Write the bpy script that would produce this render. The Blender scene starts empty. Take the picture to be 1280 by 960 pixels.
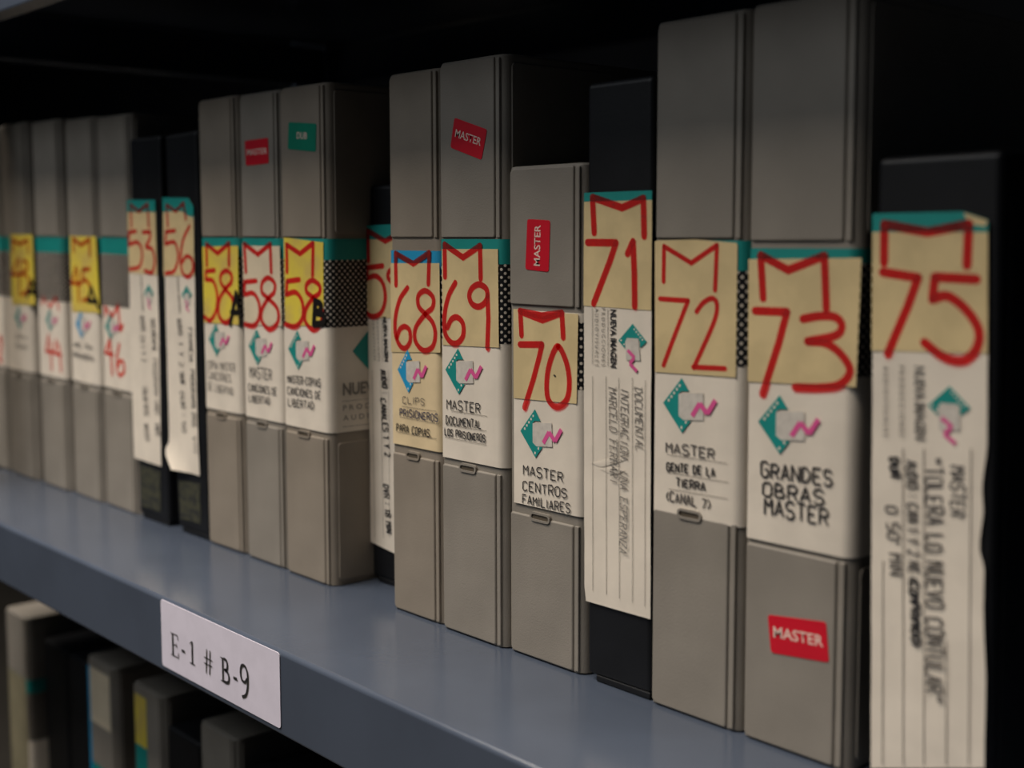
import bpy, bmesh, math, random
from mathutils import Vector, Matrix
from mathutils.geometry import tessellate_polygon

S = bpy.context.scene
COL = S.collection
random.seed(7)

# ------------------------------------------------------------------ camera
F_PX, YAW, PITCH, ROLL = 1609.72, -0.8451, 0.0984, -0.0006
CAM = Vector((0.4296, -0.3449, 0.1733))
CX, CY = 640.0, 450.0
FW = Vector((math.sin(YAW) * math.cos(PITCH), math.cos(YAW) * math.cos(PITCH), -math.sin(PITCH)))
_R = Vector((math.cos(YAW), -math.sin(YAW), 0)); _U = _R.cross(FW)
RT = _R * math.cos(ROLL) + _U * math.sin(ROLL)
UP = -_R * math.sin(ROLL) + _U * math.cos(ROLL)
cam = bpy.data.cameras.new('camera')
cam.sensor_fit = 'HORIZONTAL'; cam.sensor_width = 36.0
cam.lens = F_PX / 1280 * 36.0
cam.shift_y = (CY - 480.0) / 1280.0
cam.clip_start = 0.01; cam.clip_end = 50
cam.dof.use_dof = True
cam.dof.focus_distance = 0.53
cam.dof.aperture_fstop = 7.0
camo = bpy.data.objects.new('camera', cam); COL.objects.link(camo)
m = Matrix((RT, UP, -FW)).transposed().to_4x4(); m.translation = CAM
camo.matrix_world = m
S.camera = camo

# ------------------------------------------------------------------ world, lights, exposure
w = bpy.data.worlds.new('world'); S.world = w; w.use_nodes = True
w.node_tree.nodes['Background'].inputs[0].default_value = (0.55, 0.75, 1.0, 1)
w.node_tree.nodes['Background'].inputs[1].default_value = 0.012
S.view_settings.view_transform = 'Standard'; S.view_settings.look = 'None'
S.view_settings.gamma = 1.0; S.view_settings.exposure = 0.18

def area(name, loc, target, sx, sy, power, color):
    l = bpy.data.lights.new(name, 'AREA'); l.shape = 'RECTANGLE'; l.size = sx; l.size_y = sy
    l.energy = power; l.color = color
    o = bpy.data.objects.new(name, l); COL.objects.link(o); o.location = loc
    o.rotation_euler = (Vector(target) - Vector(loc)).to_track_quat('-Z', 'Y').to_euler()
    return o
area('ceiling_light', (-0.55, -0.62, 1.55), (-0.55, -0.60, 0.0), 1.6, 0.95, 56.0, (1.0, 0.90, 0.79))
area('added_fill_light', (-1.2, -2.3, 2.05), (-0.2, 0.0, 0.1), 1.6, 0.7, 19.0, (0.90, 0.95, 1.0))  # added cool fill standing in for ambient light on the spines

# ------------------------------------------------------------------ unprojection onto planes of the scene
def ray(x, y): return FW + RT * ((x - CX) / F_PX) + UP * ((CY - y) / F_PX)
def on_y(x, y, Y):
    d = ray(x, y); return CAM + d * ((Y - CAM.y) / d.y)

# ------------------------------------------------------------------ materials
def lin(c):
    return tuple(((v / 255) / 12.92 if v / 255 <= .04045 else ((v / 255 + .055) / 1.055) ** 2.4) for v in c)
MATS = {}
def mat(name, col, rough=.6, var=.08, scale=60, bump=0, bscale=900, spec=.5, metal=0, col2=None, fac=(.4, .6)):
    if name in MATS: return MATS[name]
    m = bpy.data.materials.new(name); m.use_nodes = True; nt = m.node_tree; N = nt.nodes; L = nt.links
    b = N['Principled BSDF']; b.inputs['Roughness'].default_value = rough
    b.inputs['Specular IOR Level'].default_value = spec; b.inputs['Metallic'].default_value = metal
    tc = N.new('ShaderNodeTexCoord')
    nz = N.new('ShaderNodeTexNoise'); nz.inputs['Scale'].default_value = scale; nz.inputs['Detail'].default_value = 4
    L.new(tc.outputs['Object'], nz.inputs['Vector'])
    rp = N.new('ShaderNodeValToRGB')
    c1 = lin(col); c2 = lin(col2) if col2 else tuple(v * (1 - var) for v in c1); c0 = c1 if col2 else tuple(min(1, v * (1 + var)) for v in c1)
    rp.color_ramp.elements[0].position = fac[0]; rp.color_ramp.elements[1].position = fac[1]
    rp.color_ramp.elements[0].color = (*c2, 1); rp.color_ramp.elements[1].color = (*c0, 1)
    L.new(nz.outputs['Fac'], rp.inputs['Fac']); L.new(rp.outputs['Color'], b.inputs['Base Color'])
    if bump:
        n2 = N.new('ShaderNodeTexNoise'); n2.inputs['Scale'].default_value = bscale; n2.inputs['Detail'].default_value = 3
        L.new(tc.outputs['Object'], n2.inputs['Vector'])
        bp = N.new('ShaderNodeBump'); bp.inputs['Strength'].default_value = bump; bp.inputs['Distance'].default_value = .0004
        L.new(n2.outputs['Fac'], bp.inputs['Height']); L.new(bp.outputs['Normal'], b.inputs['Normal'])
    MATS[name] = m; return m

def ink(name, tint, cover, opaque):
    """felt marker: mostly filters what lies beneath, with some pigment of its own"""
    m = bpy.data.materials.new(name); m.use_nodes = True; nt = m.node_tree; N = nt.nodes; L = nt.links
    out = N['Material Output']; b = N['Principled BSDF']
    b.inputs['Base Color'].default_value = (*lin(cover), 1); b.inputs['Roughness'].default_value = .5
    t = N.new('ShaderNodeBsdfTransparent'); t.inputs['Color'].default_value = (*tint, 1)
    mx = N.new('ShaderNodeMixShader')
    tc = N.new('ShaderNodeTexCoord'); nz = N.new('ShaderNodeTexNoise'); nz.inputs['Scale'].default_value = 350
    L.new(tc.outputs['Object'], nz.inputs['Vector'])
    mr = N.new('ShaderNodeMapRange'); mr.inputs['To Min'].default_value = opaque - .12; mr.inputs['To Max'].default_value = opaque + .12
    L.new(nz.outputs['Fac'], mr.inputs['Value']); L.new(mr.outputs['Result'], mx.inputs[0])
    L.new(t.outputs[0], mx.inputs[1]); L.new(b.outputs[0], mx.inputs[2]); L.new(mx.outputs[0], out.inputs['Surface'])
    return m

GREY = mat('grey_case_plastic', (139, 132, 122), .55, .07, 25, .25, 1400, .35)
GREYB = mat('grey_case_plastic_brownish', (140, 130, 117), .55, .07, 25, .25, 1400, .35)
BLACK = mat('black_case_plastic', (19, 20, 23), .5, .15, 40, .1, 1200, .3)
SLOTD = mat('slot_shade_colour', (82, 72, 58), .8)
PAPER = mat('white_label_paper', (226, 215, 199), .75, .05, 45, .1, 700, .2)
AGED = mat('aged_label_paper', (222, 200, 160), .75, .07, 45, .1, 700, .2)
CREAM = mat('cream_sticker_paper', (212, 190, 143), .7, .07, 60, .1, 700, .2)
PALE = mat('pale_sticker_paper', (218, 202, 174), .7, .05, 60, .1, 700, .2)
YELLOW = mat('yellow_sticker_paper', (226, 204, 74), .7, .08, 60, .1, 700, .2, col2=(208, 182, 96), fac=(.35, .6))
TEAL = mat('teal_print', (0, 138, 131), .6, .04)
BLUE = mat('blue_print', (20, 148, 196), .6, .04)
PINK = mat('pink_print', (218, 84, 146), .6, .04)
LGREY = mat('light_grey_print', (214, 206, 195), .65, .06, 300, col2=(190, 183, 173), fac=(.3, .7))
REDS = mat('red_sticker', (206, 16, 40), .45, .05)
GREENS = mat('green_sticker', (0, 132, 104), .45, .05)
WHITEL = mat('pale_sticker_lettering', (235, 205, 190), .6, .04)
BLACKI = mat('black_ink', (38, 36, 38), .6, .1)
FADED = mat('faded_ink', (95, 90, 86), .6, .2, 500)
BLUEI = mat('blue_black_ink', (62, 64, 84), .6, .2, 500)
GREYI = mat('grey_print', (128, 122, 114), .6, .1)
RULE = mat('thin_rule_print', (120, 112, 102), .7, .1)
SHELF = mat('blue_grey_shelf_paint', (72, 80, 94), .19, .05, 18, .03, 300, .6)
LIPLBL = mat('shelf_label_paper', (214, 208, 222), .6, .03, 80)
RESID = mat('glue_residue', (24, 26, 26), .7, .1, 260, col2=(58, 58, 40), fac=(.46, .60))
DARKW = mat('dark_wall_paint', (9, 10, 12), .95, .1, 5, spec=0)
DARKF = mat('dark_floor', (70, 66, 60), .7, .1, 6)
REDI = ink('red_marker_ink', (.93, .10, .11), (205, 74, 70), .26)
REDW = ink('faded_red_marker_ink', (.86, .40, .30), (190, 100, 60), .25)
REDP = ink('thin_red_marker_ink', (.95, .14, .11), (215, 70, 55), .35)
BLKM = ink('black_marker_ink', (.08, .07, .06), (22, 18, 16), .8)

def dotted():
    """black band printed with staggered pale dots that shrink to the right (UV in millimetres)"""
    m = bpy.data.materials.new('dotted_print'); m.use_nodes = True; nt = m.node_tree; N = nt.nodes; L = nt.links
    b = N['Principled BSDF']; b.inputs['Roughness'].default_value = .65; b.inputs['Specular IOR Level'].default_value = .2
    uv = N.new('ShaderNodeUVMap'); uv.uv_map = 'print'
    sp = N.new('ShaderNodeSeparateXYZ'); L.new(uv.outputs[0], sp.inputs[0])
    def M(op, a, bb=None):
        n = N.new('ShaderNodeMath'); n.operation = op
        for i, v in enumerate((a, bb)):
            if v is None: continue
            if isinstance(v, (int, float)): n.inputs[i].default_value = v
            else: L.new(v, n.inputs[i])
        return n.outputs[0]
    p = 1.62
    a = M('ADD', sp.outputs[0], sp.outputs[1]); c = M('SUBTRACT', sp.outputs[0], sp.outputs[1])
    fa = M('SUBTRACT', M('FRACT', M('DIVIDE', a, 3.2)), .5); fc = M('SUBTRACT', M('FRACT', M('DIVIDE', c, 3.2)), .5)
    d = M('SQRT', M('ADD', M('MULTIPLY', fa, fa), M('MULTIPLY', fc, fc)))
    r = M('MAXIMUM', M('SUBTRACT', .31, M('MULTIPLY', sp.outputs[0], .0012)), .20)
    s = M('LESS_THAN', d, r)
    mx = N.new('ShaderNodeMix'); mx.data_type = 'RGBA'; L.new(s, mx.inputs['Factor'])
    mx.inputs['A'].default_value = (*lin((24, 24, 26)), 1); mx.inputs['B'].default_value = (*lin((212, 200, 184)), 1)
    L.new(mx.outputs['Result'], b.inputs['Base Color']); return m
DOTS = dotted()

# ------------------------------------------------------------------ mesh helpers
def link(name, bm, material, parent=None, smooth=False):
    bmesh.ops.recalc_face_normals(bm, faces=bm.faces)
    me = bpy.data.meshes.new(name); bm.to_mesh(me); bm.free()
    me.materials.append(material)
    if smooth:
        for p in me.polygons: p.use_smooth = True
        me.set_sharp_from_angle(angle=math.radians(50))
    o = bpy.data.objects.new(name, me); COL.objects.link(o)
    if smooth:
        wn = o.modifiers.new('weighted', 'WEIGHTED_NORMAL'); wn.keep_sharp = True; wn.weight = 80
    if parent: o.parent = parent
    return o
def empty(name, loc, rot=(0, 0, 0)):
    o = bpy.data.objects.new(name, None); o.empty_display_size = .02; o.location = loc; o.rotation_euler = rot
    COL.objects.link(o); return o
def tag(o, label=None, cat=None, group=None, kind=None):
    if label: o['label'] = label
    if cat: o['category'] = cat
    if group: o['group'] = group
    if kind: o['kind'] = kind
    return o
def add_box(bm, x0, x1, y0, y1, z0, z1, bev=0, seg=2):
    r = bmesh.ops.create_cube(bm, size=1.0)
    vs = r['verts']
    for v in vs:
        v.co = Vector(((x0 + x1) / 2 + v.co.x * (x1 - x0), (y0 + y1) / 2 + v.co.y * (y1 - y0), (z0 + z1) / 2 + v.co.z * (z1 - z0)))
    if bev:
        es = list({e for v in vs for e in v.link_edges})
        bmesh.ops.bevel(bm, geom=es, offset=bev, segments=seg, profile=.5, affect='EDGES')
def prism(bm, pts, y0, y1, bev=0):
    """polygon pts [(x,z)] given a thickness along y"""
    tr = tessellate_polygon([[Vector((x, 0, z)) for x, z in pts]])
    a = [bm.verts.new((x, y0, z)) for x, z in pts]; b = [bm.verts.new((x, y1, z)) for x, z in pts]
    n = len(pts)
    for t in tr:
        try: bm.faces.new([a[i] for i in t]); bm.faces.new([b[i] for i in reversed(t)])
        except ValueError: pass
    for i in range(n):
        j = (i + 1) % n
        try: bm.faces.new((a[i], a[j], b[j], b[i]))
        except ValueError: pass
def round_rect(x0, x1, z0, z1, r, n=4, rs=None):
    rs = rs or (r, r, r, r)   # bl, br, tr, tl
    out = []
    for (cx, cz, a0, rr) in ((x0 + rs[0], z0 + rs[0], 180, rs[0]), (x1 - rs[1], z0 + rs[1], 270, rs[1]), (x1 - rs[2], z1 - rs[2], 0, rs[2]), (x0 + rs[3], z1 - rs[3], 90, rs[3])):
        for k in range(n + 1):
            a = math.radians(a0 + 90 * k / n); out.append((cx + rr * math.cos(a), cz + rr * math.sin(a)))
    return out
def panel(bm, outline, yf, yb, bev):
    """raised panel: outline at the back, inset outline at the front, so that its rim slopes"""
    n = len(outline); cx = sum(p[0] for p in outline) / n; cz = sum(p[1] for p in outline) / n
    xs = [p[0] for p in outline]; zs = [p[1] for p in outline]
    hx = (max(xs) - min(xs)) / 2; hz = (max(zs) - min(zs)) / 2
    def ins(k): return [(cx + (x - cx) * (hx - k) / hx, cz + (z - cz) * (hz - k) / hz) for x, z in outline]
    rings = []
    for (k, y) in ((0, yb), (0, yf + bev), (bev * .3, yf + bev * .3), (bev, yf)):
        rings.append([bm.verts.new((x, y, z)) for x, z in ins(k)])
    for a, b in zip(rings, rings[1:]):
        for i in range(n): j = (i + 1) % n; bm.faces.new((a[i], a[j], b[j], b[i]))
    bm.faces.new(rings[-1])
def catmull(P, n=7):
    if len(P) < 3: return P
    closed = (Vector(P[0]) - Vector(P[-1])).length < 1e-7
    out = []
    m = len(P)
    for i in range(m - 1):
        p1, p2 = Vector(P[i]), Vector(P[i + 1])
        p0 = Vector(P[i - 1]) if i > 0 else (Vector(P[-2]) if closed else p1 * 2 - p2)
        p3 = Vector(P[i + 2]) if i + 2 < m else (Vector(P[1]) if closed else p2 * 2 - p1)
        for k in range(n):
            t = k / n
            out.append(tuple(.5 * ((2 * p1) + (p2 - p0) * t + (2 * p0 - 5 * p1 + 4 * p2 - p3) * t * t + (3 * p1 - p0 - 3 * p2 + p3) * t ** 3)))
    out.append(tuple(P[-1])); return out
def ribbon(bm, P, w, y, caps=True):
    """flat stroke of width w along the (x,z) points P, at depth y; broken at sharp turns"""
    for i in range(1, len(P) - 1):
        a = Vector(P[i]) - Vector(P[i - 1]); b = Vector(P[i + 1]) - Vector(P[i])
        if a.length > 1e-6 and b.length > 1e-6 and a.normalized().dot(b.normalized()) < .35:
            ribbon(bm, P[:i + 1], w, y, caps); ribbon(bm, P[i:], w, y - .000004, caps); return
    Q = [Vector(P[0])]
    for p in P[1:]:
        if (Vector(p) - Q[-1]).length > 1e-6: Q.append(Vector(p))
    if len(Q) < 2: return
    n = len(Q); Ls, Rs = [], []
    for i in range(n):
        d1 = (Q[i] - Q[i - 1]).normalized() if i > 0 else (Q[1] - Q[0]).normalized()
        d2 = (Q[i + 1] - Q[i]).normalized() if i < n - 1 else d1
        t = d1 + d2
        t = d1 if t.length < 1e-4 else t.normalized()
        nn = Vector((-t.y, t.x)); c = max(.62, abs(nn.dot(Vector((-d1.y, d1.x)))))
        k = w / 2 / c
        Ls.append(Q[i] + nn * k); Rs.append(Q[i] - nn * k)
    a = [bm.verts.new((p.x, y, p.y)) for p in Ls]; b = [bm.verts.new((p.x, y, p.y)) for p in Rs]
    for i in range(n - 1): bm.faces.new((a[i], a[i + 1], b[i + 1], b[i]))
    if caps:
        for (c, va, vb, d) in ((Q[0], a[0], b[0], (Q[0] - Q[1]).normalized()), (Q[-1], a[-1], b[-1], (Q[-1] - Q[-2]).normalized())):
            s = Vector((d.y, -d.x)) if (Vector((va.co.x, va.co.z)) - c).dot(Vector((d.y, -d.x))) > 0 else Vector((-d.y, d.x))
            mid = [bm.verts.new((c.x + (s.x * math.cos(g) + d.x * math.sin(g)) * w / 2, y, c.y + (s.y * math.cos(g) + d.y * math.sin(g)) * w / 2)) for g in (.8, 1.571, 2.34)]
            bm.faces.new([va] + mid + [vb])

GL = {'A': '00 26 40|12 32', 'B': '00 06 26 35 34 23 03|23 42 41 30 00', 'C': '45 36 16 05 01 10 30 41', 'D': '00 06 26 44 42 20 00',
 'E': '46 06 00 40|03 33', 'F': '46 06 00|03 33', 'G': '45 36 16 05 01 10 30 41 43 23', 'H': '00 06|40 46|03 43', 'I': '20 26', 'J': '46 41 30 10 01',
 'K': '00 06|46 02|13 40', 'L': '06 00 40', 'M': '00 06 23 46 40', 'N': '00 06 40 46', 'O': '10 01 05 16 36 45 41 30 10', 'P': '00 06 36 45 44 33 03',
 'Q': '10 01 05 16 36 45 41 30 10|22 40', 'R': '00 06 36 45 44 33 03|23 40', 'S': '45 36 16 05 04 13 33 42 41 30 10 01', 'T': '06 46|26 20',
 'U': '06 01 10 30 41 46', 'V': '06 20 46', 'X': '00 46|06 40', 'Y': '06 23 46|23 20', 'Z': '06 46 00 40', '0': '10 01 05 16 36 45 41 30 10',
 '1': '05 26 20', '2': '05 16 36 45 44 00 40', '5': '46 06 03 33 42 41 30 00', '7': '06 46 10', '8': '23 04 05 16 36 45 44 23 02 01 10 30 41 42 23',
 '.': '20 21', ',': '21 10', ':': '21 22|24 25', '-': '13 33', '(': '36 14 12 30', ')': '16 34 32 10', '"': '16 14|36 34', "'": '26 24', ' ': ''}
NARROW = {'I': .5, '.': .5, ',': .5, ':': .5, '1': .75, ' ': .8, "'": .5, '-': .8, '(': .6, ')': .6}

def text_strokes(text, p0, p1, h, jitter=.0, slant=0., typed=False):
    """strokes of a written line from p0 to p1 (x,z), cap height h"""
    p0, p1 = Vector(p0), Vector(p1); e = (p1 - p0); L = e.length; e.normalize(); u = Vector((-e.y, e.x))
    adv = [(1 if typed else NARROW.get(c, 1)) for c in text]; unit = L / (sum(adv) - .22)
    s = 0; out = []; rnd = random.Random(hash(text) % 1000 if False else sum(map(ord, text)))
    for c, a in zip(text, adv):
        wch = unit * .70
        off = s * unit - (unit * (1 - a) / 2 if not typed else 0); s += a
        dy = rnd.uniform(-1, 1) * jitter * h; k = 1 + rnd.uniform(-1, 1) * jitter * 1.5
        for st in GL.get(c, '').split('|'):
            pts = []
            for tkn in st.split():
                x, z = int(tkn[0]) / 4, int(tkn[1]) / 6
                x += rnd.uniform(-1, 1) * jitter * .7; z += rnd.uniform(-1, 1) * jitter * .5
                pts.append(tuple(p0 + e * (off + x * wch + z * h * slant) + u * (z * h * k + dy)))
            if len(pts) > 1: out.append(pts)
        if typed and c not in ' .,:IA"(':
            for b in ((0, 0), (0, 6))[:1 + (c in 'MNHDEFRP')]:
                out.append([tuple(p0 + e * (off + (b[0] / 4 - .12) * wch) + u * (b[1] / 6 * h)), tuple(p0 + e * (off + (b[0] / 4 + .25) * wch) + u * (b[1] / 6 * h))])
    return out

def font_mesh(text, bold=.0):
    c = bpy.data.curves.new('t', 'FONT'); c.body = text; c.size = 1; c.offset = bold; c.resolution_u = 3
    o = bpy.data.objects.new('t', c); COL.objects.link(o)
    me = bpy.data.meshes.new_from_object(o.evaluated_get(bpy.context.evaluated_depsgraph_get()))
    bpy.data.objects.remove(o); bpy.data.curves.remove(c); return me

# ------------------------------------------------------------------ tape cases
GROUPG = 'grey plastic tape cases standing on the middle shelf'
GROUPB = 'black plastic tape cases standing on the middle shelf'
class Case:
    def __init__(s, label, xl, W, H, Y=0., lean=0., D=.168, z=0., group=GROUPG, name='tape_case'):
        s.W, s.H, s.D, s.Y = W, H, D, Y
        s.root = empty(name, (xl, Y, z), (0, math.atan2(lean, H), 0))
        tag(s.root, label, 'tape case', group)
        s.M = (Matrix.Translation((xl, Y, z)) @ Matrix.Rotation(math.atan2(lean, H), 4, 'Y')).inverted()
        s.wrap = None
    def p(s, px, py):
        q = s.M @ on_y(px, py, s.Y); return (q.x, q.z)
    def pts(s, P, zx=0, zy=0, k=1.): return [s.p(zx + a / k, zy + b / k) for a, b in P]

    # ---- grey hinged case
    def grey(s, zt=.1712, zb=.0735, material=None, slot=True):
        W, H, D = s.W, s.H, s.D; G = material or GREY
        r = .0045; yc = .0009
        prof = []
        for (cx, cy, a0, rr) in ((.0012, yc + .0012, 180, .0012), (W - r, yc + r, 270, r), (W - .002, D - .002, 0, .002), (.002, D - .002, 90, .002)):
            for k in range(6):
                a = math.radians(a0 + 90 * k / 5); prof.append((cx + rr * math.cos(a), cy + rr * math.sin(a)))
        bm = bmesh.new(); n = len(prof); c = (W / 2, D / 2)
        def ring(z, k): return [bm.verts.new((c[0] + (x - c[0]) * (1 - k / (W / 2)), c[1] + (y - c[1]) * (1 - k / (D / 2)), z)) for x, y in prof]
        R = [ring(0, .0006), ring(.0006, 0), ring(H - .0012, 0), ring(H - .0003, .0004), ring(H, .0013)]
        for a, b in zip(R, R[1:]):
            for i in range(n): j = (i + 1) % n; bm.faces.new((a[i], a[j], b[j], b[i]))
        bm.faces.new(R[0][::-1]); bm.faces.new(R[-1])
        link('case_body', bm, G, s.root, True)
        xr = W - .0058
        bm = bmesh.new(); panel(bm, round_rect(.0006, xr, zt, H - .0010, .001, rs=(.0008, .0008, .0008, .0022)), 0, .0012, .0007)
        link('upper_spine_panel', bm, G, s.root, True)
        bm = bmesh.new(); panel(bm, round_rect(.0006, xr, .0006, zb, .001, rs=(.002, .0008, .0008, .0008)), 0, .0012, .0008)
        link('lower_spine_panel', bm, G, s.root, True)
        for z0, z1 in ((zt, H - .0014), (.001, zb)):
            bm = bmesh.new(); panel(bm, round_rect(xr + .0007, W - .0028, z0, z1, .0004), .0002, .0012, .0004)
            link('seam_strip', bm, G, s.root, True)
            bm = bmesh.new()     # raised panel of the case's right-hand side
            o = round_rect(.0045, D - .006, z0 + .002, z1 - .002, .002)
            panel(bm, o, 0, .0009, .0004)
            for v in bm.verts: v.co = Vector((W + .0005 - v.co.y, v.co.x, v.co.z))
            link('side_panel', bm, G, s.root, True)
        if slot:
            zc = zb + .0002; x0, x1 = W * .30, W * .57
            bm = bmesh.new(); out = round_rect(x0, x1, zc - .0019, zc + .0019, .0018); inn = round_rect(x0 + .0009, x1 - .0009, zc - .0010, zc + .0010, .0009)
            for ya, yb, P, Q in ((-.0005, -.0005, out, inn), (-.0005, .001, out, out), (-.0005, .0006, inn, inn)):
                A = [bm.verts.new((x, ya, z)) for x, z in P]; B = [bm.verts.new((x, yb, z)) for x, z in Q]; n = len(A)
                for i in range(n): j = (i + 1) % n; bm.faces.new((A[i], A[j], B[j], B[i]))
            sl = link('latch_slot', bm, G, s.root)
            bm = bmesh.new(); prism(bm, inn, -.00005, .0004); link('slot_shade_fill', bm, SLOTD, sl)  # darker plate inside the rim, the recess's shade put into its colour
        return s

    def band(s, name, z0, z1, off, material, parent, x0=.0008, depth=.15, skew=0):
        """strip of paper that runs over the spine and round the right-hand corner"""
        W = s.W; r = .0047; P = [(x0, .0004 - off)]
        for k in range(7):
            a = math.radians(270 + 90 * k / 6); P.append((W - r + (r + off) * math.cos(a), .0004 + r + (r + off) * math.sin(a)))
        P.append((W + off, min(depth, s.D - .004)))
        bm = bmesh.new(); uv = bm.loops.layers.uv.new('print'); acc = [0]
        for a, b in zip(P, P[1:]): acc.append(acc[-1] + math.dist(a, b) * 1000)
        A = [bm.verts.new((x, y, z0)) for x, y in P]; B = [bm.verts.new((x, y, z1)) for x, y in P]
        for i in range(len(P) - 1):
            f = bm.faces.new((A[i], A[i + 1], B[i + 1], B[i])); f.smooth = True
            for lp, u, v in zip(f.loops, (acc[i], acc[i + 1], acc[i + 1], acc[i]), (z0, z0, z1, z1)): lp[uv].uv = (u, v * 1000)
        me = bpy.data.meshes.new(name); bm.to_mesh(me); bm.free(); me.materials.append(material)
        o = bpy.data.objects.new(name, me); COL.objects.link(o); o.parent = parent; return o
    def paper(s, z0=.0765, z1=.1707, teal=TEAL, zt=.1605, zd=.128, material=None, x0=.0008, teal_on=True):
        s.wrap = s.band('paper_wrap', z0, z1, .0002, material or PAPER, s.root, x0)
        if teal_on: s.band('colour_stripe', zt, z1, .00028, teal, s.wrap, x0)
        s.band('dotted_band', zd, zt, .00028, DOTS, s.wrap, x0)
        return s

    # ---- black case with rounded shoulders
    def black(s):
        W, H, D = s.W, s.H, s.D
        bm = bmesh.new(); add_box(bm, 0, W, .0006, D, .0022, H, .0024, 3); link('case_body', bm, BLACK, s.root, True)
        bm = bmesh.new(); add_box(bm, .0045, W - .001, .0010, D - .004, 0, .0028, .0005, 1); link('foot_rim', bm, BLACK, s.root, True)
        bm = bmesh.new(); o = round_rect(.006, D - .008, .008, H - .008, .003); panel(bm, o, 0, .0009, .0004)
        for v in bm.verts: v.co = Vector((W + .0005 - v.co.y, v.co.x, v.co.z))
        link('side_panel', bm, BLACK, s.root, True)
        return s
    def sheet(s, name, left, right, y, material, parent, rows=26, cols=8, wav=.00012, curl=None, seed=1, th=.0002):
        """paper label between two traced edges, slightly wavy"""
        def res(P, t):
            d = [0]
            for a, b in zip(P, P[1:]): d.append(d[-1] + math.dist(a, b))
            g = t * d[-1]
            for i in range(len(P) - 1):
                if g <= d[i + 1] + 1e-12:
                    k = (g - d[i]) / max(1e-9, d[i + 1] - d[i]); return (P[i][0] + (P[i + 1][0] - P[i][0]) * k, P[i][1] + (P[i + 1][1] - P[i][1]) * k)
            return P[-1]
        rnd = random.Random(seed); ph = [rnd.uniform(0, 6) for _ in range(6)]
        bm = bmesh.new(); G = []
        for r in range(rows + 1):
            t = r / rows; a, b = res(left, t), res(right, t); row = []
            for c in range(cols + 1):
                q = c / cols; x = a[0] + (b[0] - a[0]) * q; z = a[1] + (b[1] - a[1]) * q
                d = wav * (math.sin(x * 210 + ph[0] + z * 60) + math.sin(z * 170 + ph[1]) + .6 * math.sin(z * 420 + x * 300 + ph[2])) / 2.6 + wav
                if curl: d += curl(q, t)
                row.append(bm.verts.new((x, y - d, z)))
            G.append(row)
        for r in range(rows):
            for c in range(cols): bm.faces.new((G[r][c], G[r][c + 1], G[r + 1][c + 1], G[r + 1][c]))
        return link(name, bm, material, parent, True)
    def patch(s, name, P, y, material, parent, th=.00012):
        bm = bmesh.new(); prism(bm, P, y, y + th); return link(name, bm, material, parent)
    def strokes(s, name, lines, w, y, material, parent, smooth=False, caps=True):
        bm = bmesh.new()
        for i, l in enumerate(lines): ribbon(bm, catmull(l) if smooth is True or (smooth and smooth[i]) else l, w, y - i * .000006, caps)
        return link(name, bm, material, parent)
    def write(s, text, a, b, hpx, w, y, material, parent, jitter=.035, slant=0., typed=False, name='handwriting', zx=0, zy=0, k=1.):
        """a line of writing: a, b the baseline's ends, hpx its cap height on the photograph"""
        A, B = s.p(zx + a[0] / k, zy + a[1] / k), s.p(zx + b[0] / k, zy + b[1] / k)
        if abs(B[0] - A[0]) > abs(B[1] - A[1]): h = abs(s.p(zx + a[0] / k, zy + (a[1] - hpx) / k)[1] - A[1])
        else: h = abs(s.p(zx + (a[0] + hpx) / k, zy + a[1] / k)[0] - A[0])
        st = text_strokes(text, A, B, h, jitter, slant, typed); w *= .80
        return s.strokes(name, st, w, y, material, parent, caps=False)
    def printed(s, text, A, B, h, y, material, parent, name='printed_lettering', bold=.02):
        me = font_mesh(text, bold); xs = [v.co.x for v in me.vertices]; ys = [v.co.y for v in me.vertices]
        x0, x1, y0, y1 = min(xs), max(xs), min(ys), max(ys)
        A, B = Vector(A), Vector(B); e = B - A; u = Vector((-e.y, e.x)).normalized()
        for v in me.vertices:
            q = A + e * ((v.co.x - x0) / (x1 - x0)) + u * (h * (v.co.y - y0) / (y1 - y0)); v.co = Vector((q.x, y, q.y))
        me.materials.clear(); me.materials.append(material)
        o = bpy.data.objects.new(name, me); COL.objects.link(o); o.parent = parent; return o
    def tape_sticker(s, name, P, text, A, B, h, material, y=-.0002):
        """small coloured rating sticker with lettering"""
        n = 3; out = []
        m = len(P)
        for i in range(m):
            a, b, c = Vector(P[i - 1]), Vector(P[i]), Vector(P[(i + 1) % m]); r = .0012
            p, q = b + (a - b).normalized() * r, b + (c - b).normalized() * r
            for k in range(n + 1):
                t = k / n; out.append(tuple(p * (1 - t) ** 2 + b * 2 * t * (1 - t) + q * t * t))
        st = s.patch(name, out, y, material, s.root, .0002)
        s.printed(text, A, B, h, y - .00006, WHITEL, st, bold=.012)
        return st
    def logo(s, at, parent, y=-.00012, scale=1., rot=0., teal=TEAL, pink=PINK, holes=True, hsx=1.):
        """film-strip diamond, grey square and pink zigzag; at = its left (or, turned, top) corner, in mm of the case"""
        ax, az = at; ca, sa = math.cos(rot), math.sin(rot)
        def T(P): # unit: mm relative to the left corner
            return [(ax + (x * ca * hsx - z * sa) * .001 * scale, az + (x * sa * hsx + z * ca) * .001 * scale) for x, z in P]
        D = [(8.6, 9.6), (0, 0), (9.0, -9.9), (13.0, -5.2), (9.4, -5.2), (7.3, -3.9), (7.3, 3.9), (8.4, 5.0), (12.0, 5.2)]
        s.patch('grey_square', T([(7.3, 4.0), (18.4, 5.2), (18.7, -4.4), (9.4, -5.2), (7.3, -3.9)]), y, LGREY, parent, .00008)
        d = s.patch('logo_diamond', T(D), y - .00002, teal, parent, .00008)
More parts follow.
